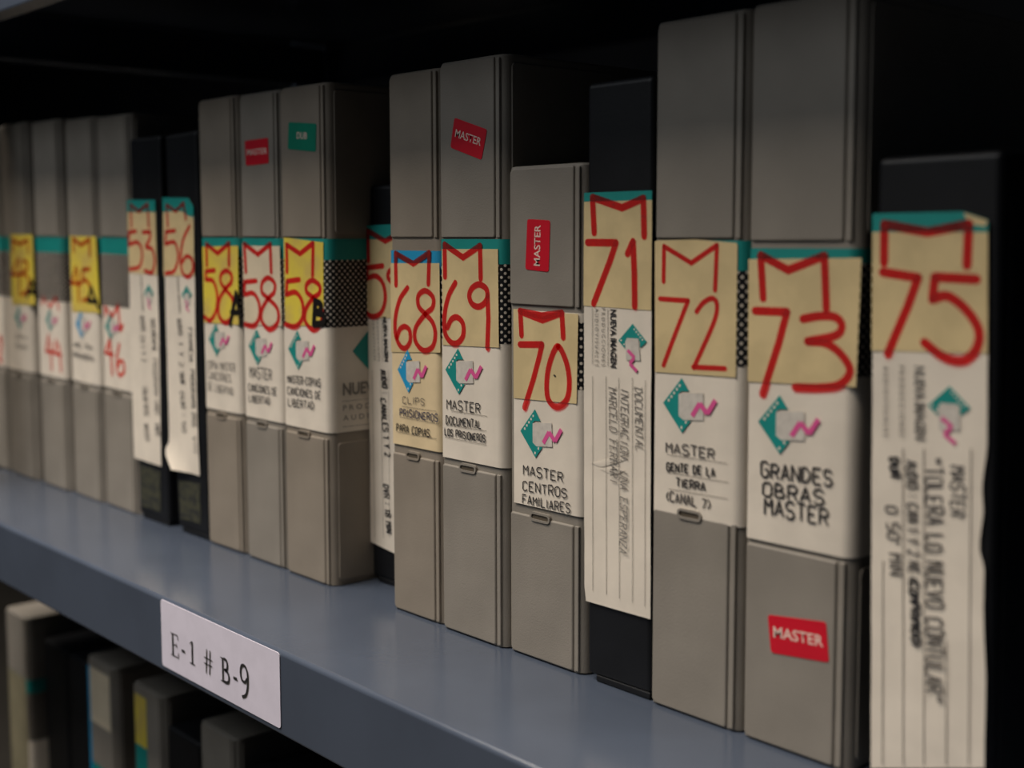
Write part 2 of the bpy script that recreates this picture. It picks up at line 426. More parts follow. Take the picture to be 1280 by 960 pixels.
        if holes:
            bm = bmesh.new()
            for i in range(5):
                t = .14 + i * .18; cx, cz = 1.7 + 7.0 * t, 0.1 + 7.9 * t
                prism(bm, T([(cx - .42, cz - .45), (cx + .42, cz - .45), (cx + .42, cz + .45), (cx - .42, cz + .45)]), y - .00006, y - .00003)
            for cx, cz in ((8.8, -8.0), (10.8, -5.9)):
                prism(bm, T([(cx - .4, cz - .5), (cx + .4, cz - .5), (cx + .4, cz + .5), (cx - .4, cz + .5)]), y - .00006, y - .00003)
            tag(link('film_perforations', bm, PAPER, parent), kind='stuff')
        s.strokes('pink_zigzag', [T([(13.6, -3.4), (17.0, 1.4), (20.4, -1.9), (24.0, 3.2)])], .0019 * scale, y - .00008, pink, parent, caps=False)
    def number(s, segs, w, y, material=None, parent=None, zx=0, zy=0, k=1., name='marker_number'):
        """segs: (smooth?, traced points)"""
        lines = [s.pts(P, zx, zy, k) for _, P in segs]
        return s.strokes(name, lines, w * (1.25 if 'number' in name else 1.0), y, material or REDI, parent or s.root, smooth=[f for f, _ in segs])
C_ = True; P_ = False

def ms(X): return X / 1000.0

# ---- number 42 (cut by the left edge) and the grey cases 43 to 46
c = Case('leftmost grey case, cut by the left edge, with teal stripe and white label', -.548, .041, .2485, -.003).grey().paper()
c.number([(C_, [(-6, 330), (2, 300), (12, 330), (8, 420), (-6, 520)]), (P_, [(-6, 520), (14, 525)])], .0022, -.00015, REDP, c.wrap, 0, 380, 7.385)

c43 = Case('grey case left of number 44, yellow sticker 43 and black letter A', -.5025, .0425, .2495, -.003, .0015).grey().paper()
st = c43.patch('number_sticker', c43.pts([(95, 95), (300, 98), (325, 748), (115, 740)], 0, 280, 7.385), -.0001, YELLOW, c43.root)
c43.number([(P_, [(120, 250), (115, 150), (185, 185), (255, 150), (265, 260)]), (P_, [(165, 320), (112, 465), (205, 465)]), (P_, [(185, 330), (185, 650)]),
            (C_, [(215, 340), (255, 360), (250, 420), (215, 450), (262, 500), (262, 600), (205, 655)])], .0022, -.00025, REDW, st, 0, 280, 7.385)
c43.number([(P_, [(298, 515), (252, 672)]), (P_, [(298, 515), (338, 690)]), (P_, [(265, 625), (330, 630)])], .0032, -.0003, BLKM, st, 0, 280, 7.385, 'marker_letter')
c43.logo(c43.p(19.0, 396), c43.wrap, scale=.86)
c43.write('COPIA', (150, 315), (245, 330), 38, .0005, -.00012, FADED, c43.wrap, zy=380, k=7.385)
c43.write('MASTER', (155, 405), (255, 422), 38, .0005, -.00012, FADED, c43.wrap, zy=380, k=7.385)

c44 = Case('grey case with thin red 44 on plain white label under teal stripe', -.4485, .0435, .248, -.002, .001).grey().paper()
c44.number([(P_, [(388, 740), (398, 670), (462, 765), (515, 675), (545, 790)])], .0014, -.00024, REDP, c44.wrap, 0, 280, 7.385)
c44.number([(P_, [(450, 290), (425, 435), (505, 445)]), (P_, [(465, 350), (480, 600)]), (P_, [(520, 330), (505, 455), (565, 465)]), (P_, [(545, 370), (565, 620)])], .0015, -.00024, REDP, c44.wrap, 0, 380, 7.385)
c44.logo(c44.p(57.5, 399), c44.wrap, scale=.8)

c45 = Case('grey case with yellow sticker 45 and black A, between 44 and 46', -.3995, .0435, .2465, 0., .003).grey().paper()
st = c45.patch('number_sticker', c45.pts([(645, 110), (885, 115), (925, 822), (665, 810)], 0, 280, 7.385), -.0001, YELLOW, c45.root)
c45.number([(P_, [(682, 250), (678, 135), (750, 195), (828, 140), (832, 290)]), (P_, [(705, 400), (662, 545), (755, 548)]), (P_, [(722, 440), (730, 710)]),
            (P_, [(830, 415), (768, 420), (765, 520)]), (C_, [(765, 520), (805, 525), (835, 590), (820, 680), (770, 705)])], .0023, -.00025, REDW, st, 0, 280, 7.385)
c45.number([(P_, [(845, 585), (815, 715)]), (P_, [(845, 585), (912, 775)]), (P_, [(828, 710), (900, 715)])], .0030, -.0003, BLKM, st, 0, 280, 7.385, 'marker_letter')
c45.logo(c45.p(94.8, 404.4), c45.wrap, teal=BLUE, scale=.95)
c45.write('ARC. TEA.', (682, 392), (865, 425), 38, .0007, -.00012, BLACKI, c45.wrap, zy=380, k=7.385)
c45.write('PRIMERA', (682, 490), (870, 530), 45, .0009, -.00012, FADED, c45.wrap, zy=380, k=7.385)

c46 = Case('grey case with red 46 on its white label, beside two black cases', -.3527, .0445, .2452, .001, .003).grey().paper()
c46.number([(P_, [(150, 505), (145, 430), (208, 515), (258, 420), (278, 640), (300, 590)]), (P_, [(185, 710), (150, 830), (215, 838)]), (P_, [(190, 725), (205, 960), (208, 1010)]),
            (C_, [(268, 750), (250, 860), (252, 980), (275, 1020), (310, 985), (305, 910), (280, 895), (255, 940)])], .0015, -.00024, REDP, c46.wrap, 110, 320, 6.857)
c46.logo(c46.p(131.6, 407.5), c46.wrap, scale=.85)

# ---- black cases 53 and 56
def black_label(c, left, right, split, sticker_l, sticker_r, teal, curl=None, wav=.00012, seed=3, sticker=None):
    lb = c.sheet('paper_label', left, right, -.0001, PAPER, c.root, curl=curl, wav=wav, seed=seed)
    c.patch('colour_stripe', teal, -.00045, TEAL, lb, .0001)
    st = c.patch('number_sticker', sticker_l + sticker_r[::-1], -.00045, sticker or CREAM, c.root, .0001)
    return lb, st
c53 = Case('black case with cream sticker 53 and straight lower label edge', -.3055, .0395, .2295, 0., .001, group=GROUPB).black()
lb, st = black_label(c53, c53.pts([(159.6, 250), (163, 400), (168, 572)]), c53.pts([(194.5, 250), (199, 400), (202, 583)]), 0,
    c53.pts([(160, 265), (162, 341)]), c53.pts([(194.8, 265), (197.5, 344)]), c53.pts([(159.6, 250), (194.5, 250), (194.8, 265.2), (160, 265.2)]), seed=5)
c53.number([(P_, [(610, 750), (607, 650), (645, 682), (685, 645), (690, 752)])], .0017, -.0006, None, st, 0, 80, 3.692)
c53.number([(P_, [(632, 33), (600, 37), (598, 95)]), (C_, [(598, 95), (640, 85), (660, 130), (648, 195), (602, 208)]), (P_, [(663, 38), (697, 36)]), (C_, [(697, 36), (695, 70), (678, 105), (705, 115), (718, 165), (706, 222), (672, 215)])], .0019, -.0006, None, st, 0, 280, 3.692)
def turned(c, lb, top, scale, teal=TEAL):
    x, z = c.p(*top); c.logo((x, z), lb, y=-.0005, scale=scale, rot=-math.pi / 2, teal=teal, holes=scale > .6)
turned(c53, lb, (186.6, 355), .62)
c53.printed('NUEVA IMAGEN', c53.p(176, 345), c53.p(178.5, 389), .0024, -.0005, GREYI, lb)
for t, a, b in (('AUDIO', (175.5, 395), (177.2, 414)), ('CH 1 Y 2', (176.2, 420), (178.5, 452)), ('COLOR NTSC', (178.6, 484), (181.5, 520)), ('MASTER', (180.5, 530), (182.5, 551)),
                ('DOCUMENTAL', (189, 399), (191.5, 440)), ('PROGRAMA UNO', (191.5, 448), (194.5, 517)), ('PARTE', (194, 530), (195.5, 546))):
    c53.write(t, a, b, 5.5, .0005, -.0005, FADED, lb)
c53.patch('glue_residue', c53.pts([(174, 580), (199, 590), (200, 640), (176, 632)]), .0004, RESID, c53.root)

c56 = Case('black case with cream sticker 56 and label curling at lower left', -.2545, .0375, .2290, 0., -.0045, group=GROUPB).black()
def curl56(q, t): return .004 * max(0, t - .87) / .13 * max(0, 1 - q * 1.6)
lb, st = black_label(c56, c56.pts([(203.7, 247), (208, 400), (212, 556), (207, 562), (222, 586)]), c56.pts([(236, 247.5), (242.5, 258), (244.5, 400), (247.5, 540), (250, 595)]), 0,
    c56.pts([(204.5, 265), (205.5, 345)]), c56.pts([(228, 264), (243, 345)]), c56.pts([(203.7, 247), (236, 247.5), (242.5, 258), (242.5, 271), (236, 270), (228, 264), (204.5, 265)]), curl=curl56, seed=8)
c56.patch('sticker_corner', c56.pts([(228, 264), (236, 270), (242.5, 272), (243.5, 345), (229, 345)]), -.00044, CREAM, st, .0001)
c56.number([(P_, [(778, 750), (773, 650), (815, 680), (850, 642), (862, 715)])], .0016, -.0006, None, st, 0, 80, 3.692)
c56.number([(P_, [(812, 30), (770, 36), (768, 92)]), (C_, [(768, 92), (810, 85), (826, 150), (808, 215), (768, 228)]), (C_, [(878, 10), (850, 70), (838, 150), (845, 220), (870, 243), (893, 215), (890, 165), (865, 148), (842, 180)])], .0018, -.0006, None, st, 0, 280, 3.692)
turned(c56, lb, (234, 356.5), .62)
c56.printed('NUEVA IMAGEN', c56.p(221.5, 346), c56.p(224.5, 391), .0024, -.0005, GREYI, lb)
for t, a, b in (('AUDIO', (222, 399), (224, 419)), ('1 Y 2', (224, 428), (225, 458)), ('COLOR', (225.5, 466), (227, 480)), ('DUR : 50', (226, 490), (229, 540)), ('FRANCIA', (236, 410), (237.5, 452)),
                ('PROGRAMA DOS', (238.5, 462), (241.5, 533)), ('VIII', (241.5, 545), (243, 566))):
    c56.write(t, a, b, 5.0, .0006, -.0005, BLACKI if t[0] in 'FPD' else FADED, lb)
c56.patch('glue_residue', c56.pts([(222, 600), (249, 605), (250, 655), (225, 648)]), .0004, RESID, c56.root)

# ---- grey cases 58 A, 58, 58 B
Z5 = dict(zx=240, zy=280, k=3.692)
c = Case('grey case with yellow sticker 58 and black A, right of black case', -.2165, .0402, .2452, 0., -.001).grey(material=GREYB).paper()
st = c.patch('number_sticker', c.pts([(48, 105), (212, 100), (216, 466), (58, 455)], 240, 280, 3.692), -.0001, YELLOW, c.root)
c.number([(P_, [(70, 190), (67, 92), (120, 135), (172, 88), (172, 192)]), (P_, [(105, 213), (66, 218), (65, 255)]), (C_, [(65, 255), (100, 265), (118, 330), (112, 400), (85, 445), (60, 428)]),
          (C_, [(155, 300), (135, 270), (135, 235), (157, 215), (182, 232), (182, 268), (155, 300), (128, 350), (125, 420), (155, 455), (185, 425), (190, 350), (155, 300)])], .0021, -.00025, None, st, **Z5)
c.number([(P_, [(205, 318), (178, 462)]), (P_, [(205, 318), (230, 470)]), (P_, [(184, 408), (224, 408)])], .0032, -.0003, BLKM, st, name='marker_letter', **Z5)
c.logo(c.p(261.1, 423.5), c.wrap, scale=.93)
for t, a, b in (('COPIA MASTER', (72, 665), (200, 680)), ('CANCIONES', (72, 712), (182, 730)), ('DE LIBERTAD', (74, 765), (192, 790))):
    c.write(t, a, b, 34, .0005, -.00012, FADED, c.wrap, **Z5)

c = Case('grey case with pale sticker 58 and red sticker above, no letter', -.1737, .0392, .2448, 0., .0005).grey().paper()
st = c.patch('number_sticker', c.pts([(233, 85), (236, 100), (405, 102), (415, 472), (243, 465)], 240, 280, 3.692), -.0001, PALE, c.root)
c.number([(P_, [(250, 220), (243, 92), (305, 140), (362, 92), (367, 222)]), (P_, [(298, 262), (245, 267), (243, 325)]), (C_, [(243, 325), (285, 320), (312, 370), (310, 435), (285, 468), (245, 462)]),
          (C_, [(353, 343), (325, 315), (325, 272), (352, 248), (382, 272), (380, 315), (353, 343), (325, 395), (325, 450), (360, 485), (398, 450), (395, 390), (353, 343)])], .0021, -.00025, None, st, **Z5)
c.logo(c.p(311, 432.2), c.wrap, scale=.97)
c.write('MASTER', (268, 706), (370, 722), 48, .0006, -.00012, BLACKI, c.wrap, **Z5)
c.write('CANCIONES DE', (262, 768), (392, 790), 32, .0006, -.00012, BLACKI, c.wrap, **Z5)
c.write('LIBERTAD', (264, 818), (362, 834), 32, .0006, -.00012, BLACKI, c.wrap, **Z5)
q = lambda P: c.pts(P, 240, 80, 3.692)
T = q([(256, 422), (348, 414)]); c.tape_sticker('red_sticker', q([(250, 470), (355, 458), (352, 340), (245, 355)]), 'MASTER', T[0], T[1], .0030, REDS)

c = Case('grey case with yellow sticker 58 and black B, its right side exposed', -.1325, .0412, .2447, -.001, .0008).grey(material=GREYB).paper()
c58b = c
st = c.patch('number_sticker', c.pts([(424, 62), (606, 85), (608, 470), (432, 470)], 240, 280, 3.692), -.0001, YELLOW, c.root)
c.number([(P_, [(440, 220), (438, 95), (500, 137), (560, 88), (558, 238)]), (P_, [(497, 256), (440, 264), (437, 325)]), (C_, [(437, 325), (480, 315), (510, 360), (512, 430), (478, 472), (432, 462)]),
          (C_, [(562, 340), (532, 315), (530, 280), (558, 260), (590, 285), (588, 320), (562, 340), (528, 390), (525, 450), (562, 487), (598, 450), (600, 390), (562, 340)])], .0021, -.00025, None, st, **Z5)
c.number([(P_, [(570, 355), (564, 462)]), (C_, [(570, 358), (594, 368), (594, 398), (570, 408)]), (C_, [(570, 408), (606, 420), (606, 455), (564, 464)])], .0034, -.0003, BLKM, st, name='marker_letter', **Z5)
c.logo(c.p(360.5, 435.7), c.wrap)
c.write('MASTER-COPIAS', (442, 730), (595, 752), 34, .0006, -.00012, BLACKI, c.wrap, **Z5)
c.write('CANCIONES DE', (442, 783), (595, 808), 32, .0006, -.00012, BLACKI, c.wrap, **Z5)
c.write('LIBERTAD', (445, 838), (565, 856), 34, .0006, -.00012, BLACKI, c.wrap, **Z5)
# print on its exposed side (right of the corner): diamond, NUEVA IMAGEN, rules
Ms = Matrix.Translation((c.W + .0004, 0, 0)) @ Matrix.Rotation(math.pi / 2, 4, 'Z')
def side(o): o.data.transform(Ms); return o
side(c.patch('logo_diamond', [(.0135, .116), (.036, .139), (.036, .093)], -.00012, TEAL, c.wrap, .0001))
side(c.printed('NUEVA IMAGEN', (.0075, .0945), (.058, .0945), .0062, -.0001, GREYI, c.wrap, bold=.03))
side(c.printed('P R O D U C C I O N E S', (.0075, .0872), (.058, .0872), .0026, -.0001, GREYI, c.wrap, bold=0))
side(c.printed('A U D I O V I S U A L E S', (.0075, .0822), (.058, .0822), .0026, -.0001, GREYI, c.wrap, bold=0))
side(c.strokes('printed_rule', [[(.007, .0918), (.058, .0918)], [(.007, .0792), (.058, .0792)]], .0002, -.0001, RULE, c.wrap, caps=False))
q = lambda P: c.pts(P, 240, 80, 3.692)
T = q([(485, 345), (532, 347)]); c.tape_sticker('green_sticker', q([(443, 393), (572, 405), (575, 275), (447, 268)]), 'DUB', T[0], T[1], .0032, GREENS)

# ---- black case half hidden behind 68
c = Case('shorter black case with label 59, pushed back and half hidden behind 68', -.0905, .0355, .1965, .022, .001, group=GROUPB).black()
lb, st = black_label(c, c.pts([(457.5, 282), (460, 420), (462.5, 560), (463.5, 677)]), c.pts([(498, 280), (500, 420), (503, 560), (504, 697)]), 0,
    c.pts([(457, 299), (457.5, 340), (459.5, 397)]), c.pts([(498.5, 298), (500, 398)]), c.pts([(457.5, 282), (498, 280), (498.5, 299), (457.5, 299.3)]), seed=4)
Z1 = dict(zx=440, zy=280, k=4.8)
c.number([(P_, [(105, 222), (100, 42), (205, 102), (275, 60), (282, 240)]), (P_, [(190, 250), (98, 262), (96, 325)]), (C_, [(96, 325), (150, 312), (192, 360), (205, 450), (180, 530), (130, 555), (85, 528)]),
          (C_, [(290, 330), (262, 270), (228, 285), (222, 320), (250, 350), (290, 330)]), (P_, [(290, 330), (285, 520)])], .0021, -.0006, None, st, **Z1)
c.printed('NUEVA IMAGEN', c.p(479.0, 396), c.p(481.5, 451.5), .0032, -.0005, BLACKI, lb, bold=.04)
for t, a, b in (('P R O D U C C I O N E S', (471.2, 399), (473.5, 451)), ('A U D I O V I S U A L E S', (466.2, 399), (468.5, 450))):
    c.printed(t, c.p(*a), c.p(*b), .0016, -.0005, GREYI, lb, bold=0)
c.strokes('ruled_line', [c.pts(P) for P in ([(478, 398), (479, 452)], [(466.2, 462), (469.5, 672)], [(477, 462), (480, 672)], [(486.5, 462), (488, 672)])], .0002, -.0005, RULE, lb, caps=False)
c.write('AUDIO :', (476.5, 462), (479.5, 491.5), 6.0, .0008, -.0005, BLACKI, lb, slant=.1)
c.write('CANALES 1 Y 2', (476.5, 498), (482.5, 570), 6.2, .0008, -.0005, BLACKI, lb, slant=.1)
c.write('DVR : 18 MIN', (480, 605), (484.2, 665), 6.5, .0008, -.0005, BLACKI, lb, slant=.1)

# ---- 68, 69, 70
c = Case('grey case with blue stripe and cream sticker 68, label aged yellow', -.0432, .0368, .2435, .001, -.0003).grey(material=GREYB).paper(z0=.0776, z1=.1655, zt=.155, teal=BLUE, material=AGED)
st = c.patch('number_sticker', c.pts([(232, 235), (525, 235), (531, 772), (236, 768)], 440, 280, 4.8), -.0001, CREAM, c.root)
c.number([(P_, [(266, 366), (263, 175), (370, 238), (465, 172), (460, 360)]), (C_, [(335, 382), (290, 450), (264, 550), (262, 650), (285, 722), (320, 745), (350, 705), (348, 640), (320, 615), (290, 630), (272, 680)]),
          (C_, [(442, 540), (402, 492), (400, 430), (442, 400), (488, 440), (485, 500), (442, 540), (385, 620), (382, 700), (430, 758), (485, 735), (502, 660), (485, 590), (442, 540)])], .0020, -.00025, None, st, **Z1)
c.logo(c.p(497.3, 461.9), c.wrap, teal=BLUE, hsx=.88)
Z2 = dict(zx=440, zy=440, k=4.8)
c.write('CLIPS', (305, 305), (438, 318), 38, .0004, -.00012, FADED, c.wrap, **Z2)
c.write('PRISIONEROS', (288, 382), (518, 418), 42, .0006, -.00012, BLUEI, c.wrap, **Z2)
c.write('PARA COPIAS.', (268, 470), (478, 512), 42, .0006, -.00012, BLACKI, c.wrap, **Z2)
c.strokes('ruled_line', [c.pts(P, 440, 440, 4.8) for P in ([(300, 325), (505, 355)], [(285, 388), (522, 432)], [(270, 478), (508, 520)])], .00018, -.0001, RULE, c.wrap, caps=False)

c = Case('tall grey case with cream sticker 69 and tilted red sticker up top', -.0047, .0414, .2448, -.0005, -.0005).grey().paper()
st = c.patch('number_sticker', c.pts([(540, 150), (876, 150), (882, 742), (545, 726)], 440, 280, 4.8), -.0001, CREAM, c.root)
c.number([(P_, [(560, 316), (557, 122), (668, 200), (770, 130), (774, 328)]), (C_, [(622, 352), (582, 430), (558, 540), (560, 650), (595, 708), (635, 713), (668, 670), (668, 600), (635, 560), (600, 570), (574, 620)]),
          (C_, [(815, 430), (805, 385), (762, 362), (722, 385), (705, 430), (722, 478), (762, 495), (800, 470), (815, 430)]), (P_, [(815, 430), (820, 570), (814, 742)])], .0021, -.00025, None, st, **Z1)
c.logo(c.p(557, 462), c.wrap)
c.write('MASTER', (570, 340), (772, 368), 55, .0006, -.00012, BLACKI, c.wrap, **Z2)
c.write('DOCUMENTAL', (565, 428), (778, 460), 45, .0006, -.00012, BLACKI, c.wrap, **Z2)
c.write('LOS PRISIONEROS', (558, 498), (802, 540), 40, .0006, -.00012, BLACKI, c.wrap, **Z2)
c.strokes('ruled_line', [c.pts(P, 440, 440, 4.8) for P in ([(595, 352), (812, 385)], [(565, 435), (808, 474)], [(560, 510), (808, 558)])], .00018, -.0001, RULE, c.wrap, caps=False)
q = lambda P: c.pts(P, 470, 50, 3.556)
T = q([(352, 430), (466, 472)]); c.tape_sticker('red_sticker', q([(332, 478), (470, 533), (495, 398), (350, 345)]), 'MASTER', T[0], T[1], .0033, REDS)

c = Case('short grey case with sticker 70 and upright red sticker', .0382, .0432, .1998, .001, -.0006).grey(zt=.1445, zb=.0592).paper(z0=.0632, z1=.1425, zt=.139, zd=.113, x0=.0027, teal_on=False)
st = c.patch('number_sticker', c.pts([(105, 125), (140, 127), (148, 140), (492, 156), (494, 182), (484, 695), (107, 660)], 620, 360, 4.8), -.0001, CREAM, c.root)
c.number([(P_, [(155, 282), (148, 140), (280, 192), (397, 148), (405, 296)]), (P_, [(145, 137), (280, 165), (385, 150)]), (P_, [(145, 338), (278, 338), (262, 410), (225, 550), (173, 716)]),
          (C_, [(375, 350), (330, 430), (307, 550), (315, 665), (367, 712), (425, 670), (442, 570), (425, 450), (375, 350)])], .0021, -.00025, None, st, 620, 360, 4.8)
c.strokes('ink_dot', [c.pts([(353, 524), (357, 527)], 620, 360, 4.8)], .0008, -.0003, BLACKI, st)
c.logo(c.p(650.8, 538.5), c.wrap)
for t, a, b, h in (('MASTER', (165, 445), (405, 493), 55), ('CENTROS', (162, 540), (428, 588), 55), ('FAMILIARES', (160, 618), (448, 680), 52)):
    c.write(t, a, b, h, .0006, -.00012, BLACKI, c.wrap, zx=620, zy=500, k=4.8)
q = lambda P: c.pts(P, 620, 180, 4.8)
T = q([(266, 732), (271, 486)]); c.tape_sticker('red_sticker', q([(178, 752), (318, 768), (327, 458), (190, 450)]), 'MASTER', T[0], T[1], .0036, REDS)

# ---- 71
c = Case('tall black case with cream sticker 71, between the short 70 and 72', .0835, .0338, .2290, .0005, -.002, group=GROUPB).black()
L = c.pts([(731, 241), (730.5, 385), (730.5, 500), (731, 745), (733, 751)]); R = c.pts([(816, 238), (815, 385), (814, 500), (813.5, 750), (813.5, 774)])
lb, st = black_label(c, L, R, 0, c.pts([(731, 252), (730.4, 382)]), c.pts([(816, 250), (815, 388)]), c.pts([(731, 241), (816, 238), (816, 250), (731, 252.3)]), seed=9)
c.number([(P_, [(595, 532), (585, 320), (762, 382), (890, 325), (895, 552)]), (P_, [(555, 590), (726, 592), (690, 700), (592, 955)]), (P_, [(795, 658), (828, 585), (836, 780), (838, 974)])], .0022, -.0006, None, st, 620, 180, 4.8)
turned(c, lb, (791.9, 404.8), .72)
c.printed('NUEVA IMAGEN', c.p(763.8, 386.5), c.p(764, 459), .0031, -.0005, BLACKI, lb, bold=.03)
for t, x in (('P R O D U C C I O N E S', 753), ('A U D I O V I S U A L E S', 744.8)): c.printed(t, c.p(x, 385), c.p(x, 457), .0018, -.0005, GREYI, lb, bold=0)
c.strokes('ruled_line', [c.pts(P) for P in ([(741.7, 470), (741.9, 738)], [(758.4, 470), (759, 743)], [(774.5, 472), (775.2, 748)], [(791.5, 472), (791.6, 753)], [(807.6, 475), (807, 758)], [(741.5, 385), (741.6, 455)], [(761, 386), (761, 458)])], .0002, -.0005, RULE, lb, caps=False)
c.write('DOCUMENTAL', (794.5, 484), (796, 563), 9, .0004, -.0005, FADED, lb, 0, .18, True, 'typed_lettering')
c.write('INTEGRACION, UNA ESPERANZA', (777.5, 484), (776.5, 690), 9, .0004, -.0005, FADED, lb, 0, .18, True, 'typed_lettering')
c.write('MARCELO FERRARI', (762.2, 484), (764.5, 603), 9, .0004, -.0005, FADED, lb, 0, .18, True, 'typed_lettering')
for P in ([(738, 578), (752, 580), (768, 576), (788, 573)], [(750, 586), (768, 589), (782, 588)]):
    bm = bmesh.new(); Q = catmull(c.pts(P), 6); prev = None
    for i, (x, z) in enumerate(Q):
        k = math.sin(math.pi * (i + .01) / (len(Q) - 1 + .02)); r_ = [bm.verts.new((x, -.00034 - .00014 * k * g, z + d * k)) for d, g in ((.0016, 0), (.0005, 1), (-.0012, 0))]
        if prev: bm.faces.new((prev[0], r_[0], r_[1], prev[1])); bm.faces.new((prev[1], r_[1], r_[2], prev[2]))
        prev = r_
    link('paper_crease', bm, PAPER, lb, True)

# ---- 72, 73
c = Case('tall grey case with red 72 on a wide cream sticker', .1178, .0412, .2470, 0., -.0004).grey().paper(z0=.0727, z1=.1706)
st = c.patch('number_sticker', c.pts([(818.7, 302), (821, 300.5), (870, 299.5), (920, 303.5), (922, 306), (919.8, 472), (870, 468.5), (818.9, 465)]), -.0001, CREAM, c.root)
Z3 = dict(zx=800, zy=280, k=4.267)
c.number([(P_, [(127, 306), (130, 118), (275, 207), (412, 112), (402, 352)]), (P_, [(108, 398), (258, 408), (195, 570), (127, 752)]), (C_, [(303, 466), (340, 418), (388, 396), (412, 430), (400, 510), (345, 640), (288, 765)]), (P_, [(285, 762), (455, 770)])], .0014, -.00025, None, st, **Z3)
c.logo(c.p(829.2, 503.4), c.wrap)
Z4 = dict(zx=820, zy=540, k=9.6)
for t, a, b, h, m_ in (('MASTER', (122, 240), (705, 325), 115, FADED), ('GENTE DE LA', (130, 460), (712, 530), 95, BLACKI), ('TIERRA', (245, 650), (595, 705), 95, BLACKI), ('(CANAL 7)', (130, 820), (650, 925), 110, FADED)):
    c.write(t, a, b, h, .0007, -.00012, m_, c.wrap, **Z4)
c.strokes('ruled_line', [c.pts(P, 820, 540, 9.6) for P in ([(140, 270), (850, 375)], [(130, 480), (870, 605)], [(150, 680), (860, 800)])], .00018, -.0001, RULE, c.wrap, caps=False)

c = Case('grey case with red 73 and a red sticker near its foot', .1605, .0425, .2475, 0., -.0012).grey(zt=.1705, zb=.0685, slot=False).paper(z0=.0702, z1=.1682, zt=.1635)
st = c.patch('number_sticker', c.pts([(936, 324), (1077, 322.5), (1070, 484), (935, 477)]), -.0001, CREAM, c.root)
c.number([(P_, [(658, 395), (645, 165), (792, 245), (985, 168), (995, 452)]), (P_, [(615, 462), (785, 468), (740, 640), (655, 905)]), (C_, [(870, 505), (960, 490), (1045, 497), (1078, 545), (1040, 595), (895, 625)]),
          (C_, [(895, 625), (990, 635), (1070, 690), (1122, 781), (1067, 855), (960, 872), (828, 870)])], .0022, -.00025, None, st, **Z3)
c.logo(c.p(947.9, 526.8), c.wrap)
for t, a, b, h in (('GRANDES', (582, 560), (925, 605), 70), ('OBRAS', (590, 648), (885, 695), 65), ('MASTER', (598, 738), (905, 795), 75)):
    c.write(t, a, b, h, .0009, -.00012, BLACKI, c.wrap, zx=800, zy=450, k=3.84)
q = lambda P: c.pts(P, 800, 640, 3.2)
T = q([(536, 500), (735, 540)]); c.tape_sticker('red_sticker', q([(525, 562), (757, 602), (745, 440), (512, 410)]), 'MASTER', T[0], T[1], .0038, REDS)

# ---- 75
c = Case('rightmost black case, short, with cream sticker 75 and crowded label', .2102, .0405, .1960, 0., -.003, group=GROUPB).black()
L = c.pts([(1092, 267), (1091, 500), (1090, 700), (1089, 960)])
R = c.pts([(1205, 264.5), (1236, 275), (1236, 400), (1234, 560), (1228, 610), (1230, 640), (1224, 685), (1231, 710), (1230, 760), (1233, 850), (1231, 960)])
lb = c.sheet('paper_label', L, R, -.0001, PAPER, c.root, rows=60, seed=12, wav=.0002)
c.patch('colour_stripe', c.pts([(1092, 267), (1205, 264.5), (1236, 275), (1236, 290), (1091.8, 290)]), -.0006, TEAL, lb, .0001)
c.patch('bare_corner', c.pts([(1206, 266), (1236, 275.5), (1233, 283), (1212, 280)]), -.00066, CREAM, lb, .00005)
st = c.patch('number_sticker', c.pts([(1091.8, 290), (1236, 290), (1235.5, 442), (1091, 438)]), -.0006, CREAM, c.root, .0001)
c.number([(P_, [(203, 778), (205, 568), (440, 612), (665, 568), (655, 793)])], .0023, -.0007, None, st, 1060, 150, 4.364)
c.number([(P_, [(1105, 340), (1149, 347), (1136, 383), (1111, 442)]), (P_, [(1222, 349), (1170, 346), (1167, 374)]), (C_, [(1167, 374), (1186, 370), (1209, 387), (1224.6, 412), (1222, 435), (1206, 450), (1181, 446), (1157, 428)])], .0023, -.0007, None, st)
turned(c, lb, (1188, 482.5), .70)
c.printed('NUEVA IMAGEN', c.p(1143.5, 457), c.p(1144.5, 549), .0036, -.0006, GREYI, lb, bold=.03)
for t, x in (('P R O D U C C I O N E S', 1125), ('A U D I O V I S U A L E S', 1105)): c.printed(t, c.p(x, 457), c.p(x, 545), .0018, -.0006, RULE, lb, bold=0)
c.write('MASTER', (1189.5, 582), (1189.5, 645), 17, .0008, -.0006, FADED, lb)
c.write('"TOLERA LO NUEVO CONTULAR"', (1158, 572), (1159, 876), 21, .0008, -.0006, FADED, lb, slant=-.1)
c.write('AUDIO : CAN 1 Y 2 NE', (1134, 575), (1137, 715), 13, .0007, -.0006, FADED, lb)
c.write('(COMPRIMIDO)', (1137.5, 722), (1141.5, 806), 11, .0009, -.0006, BLACKI, lb)
c.write('DUR', (1113, 572), (1115, 597), 11, .0009, -.0006, BLACKI, lb)
c.write("O 50' MIN", (1108, 632), (1114, 718), 15, .0007, -.0006, FADED, lb)
c.strokes('ruled_line', [c.pts(P) for P in ([(1105, 700), (1104, 955)], [(1130, 560), (1130, 955)], [(1156, 560), (1156, 955)], [(1184, 800), (1184, 955)], [(1215, 560), (1212, 955)])], .0003, -.0006, RULE, lb, caps=False)

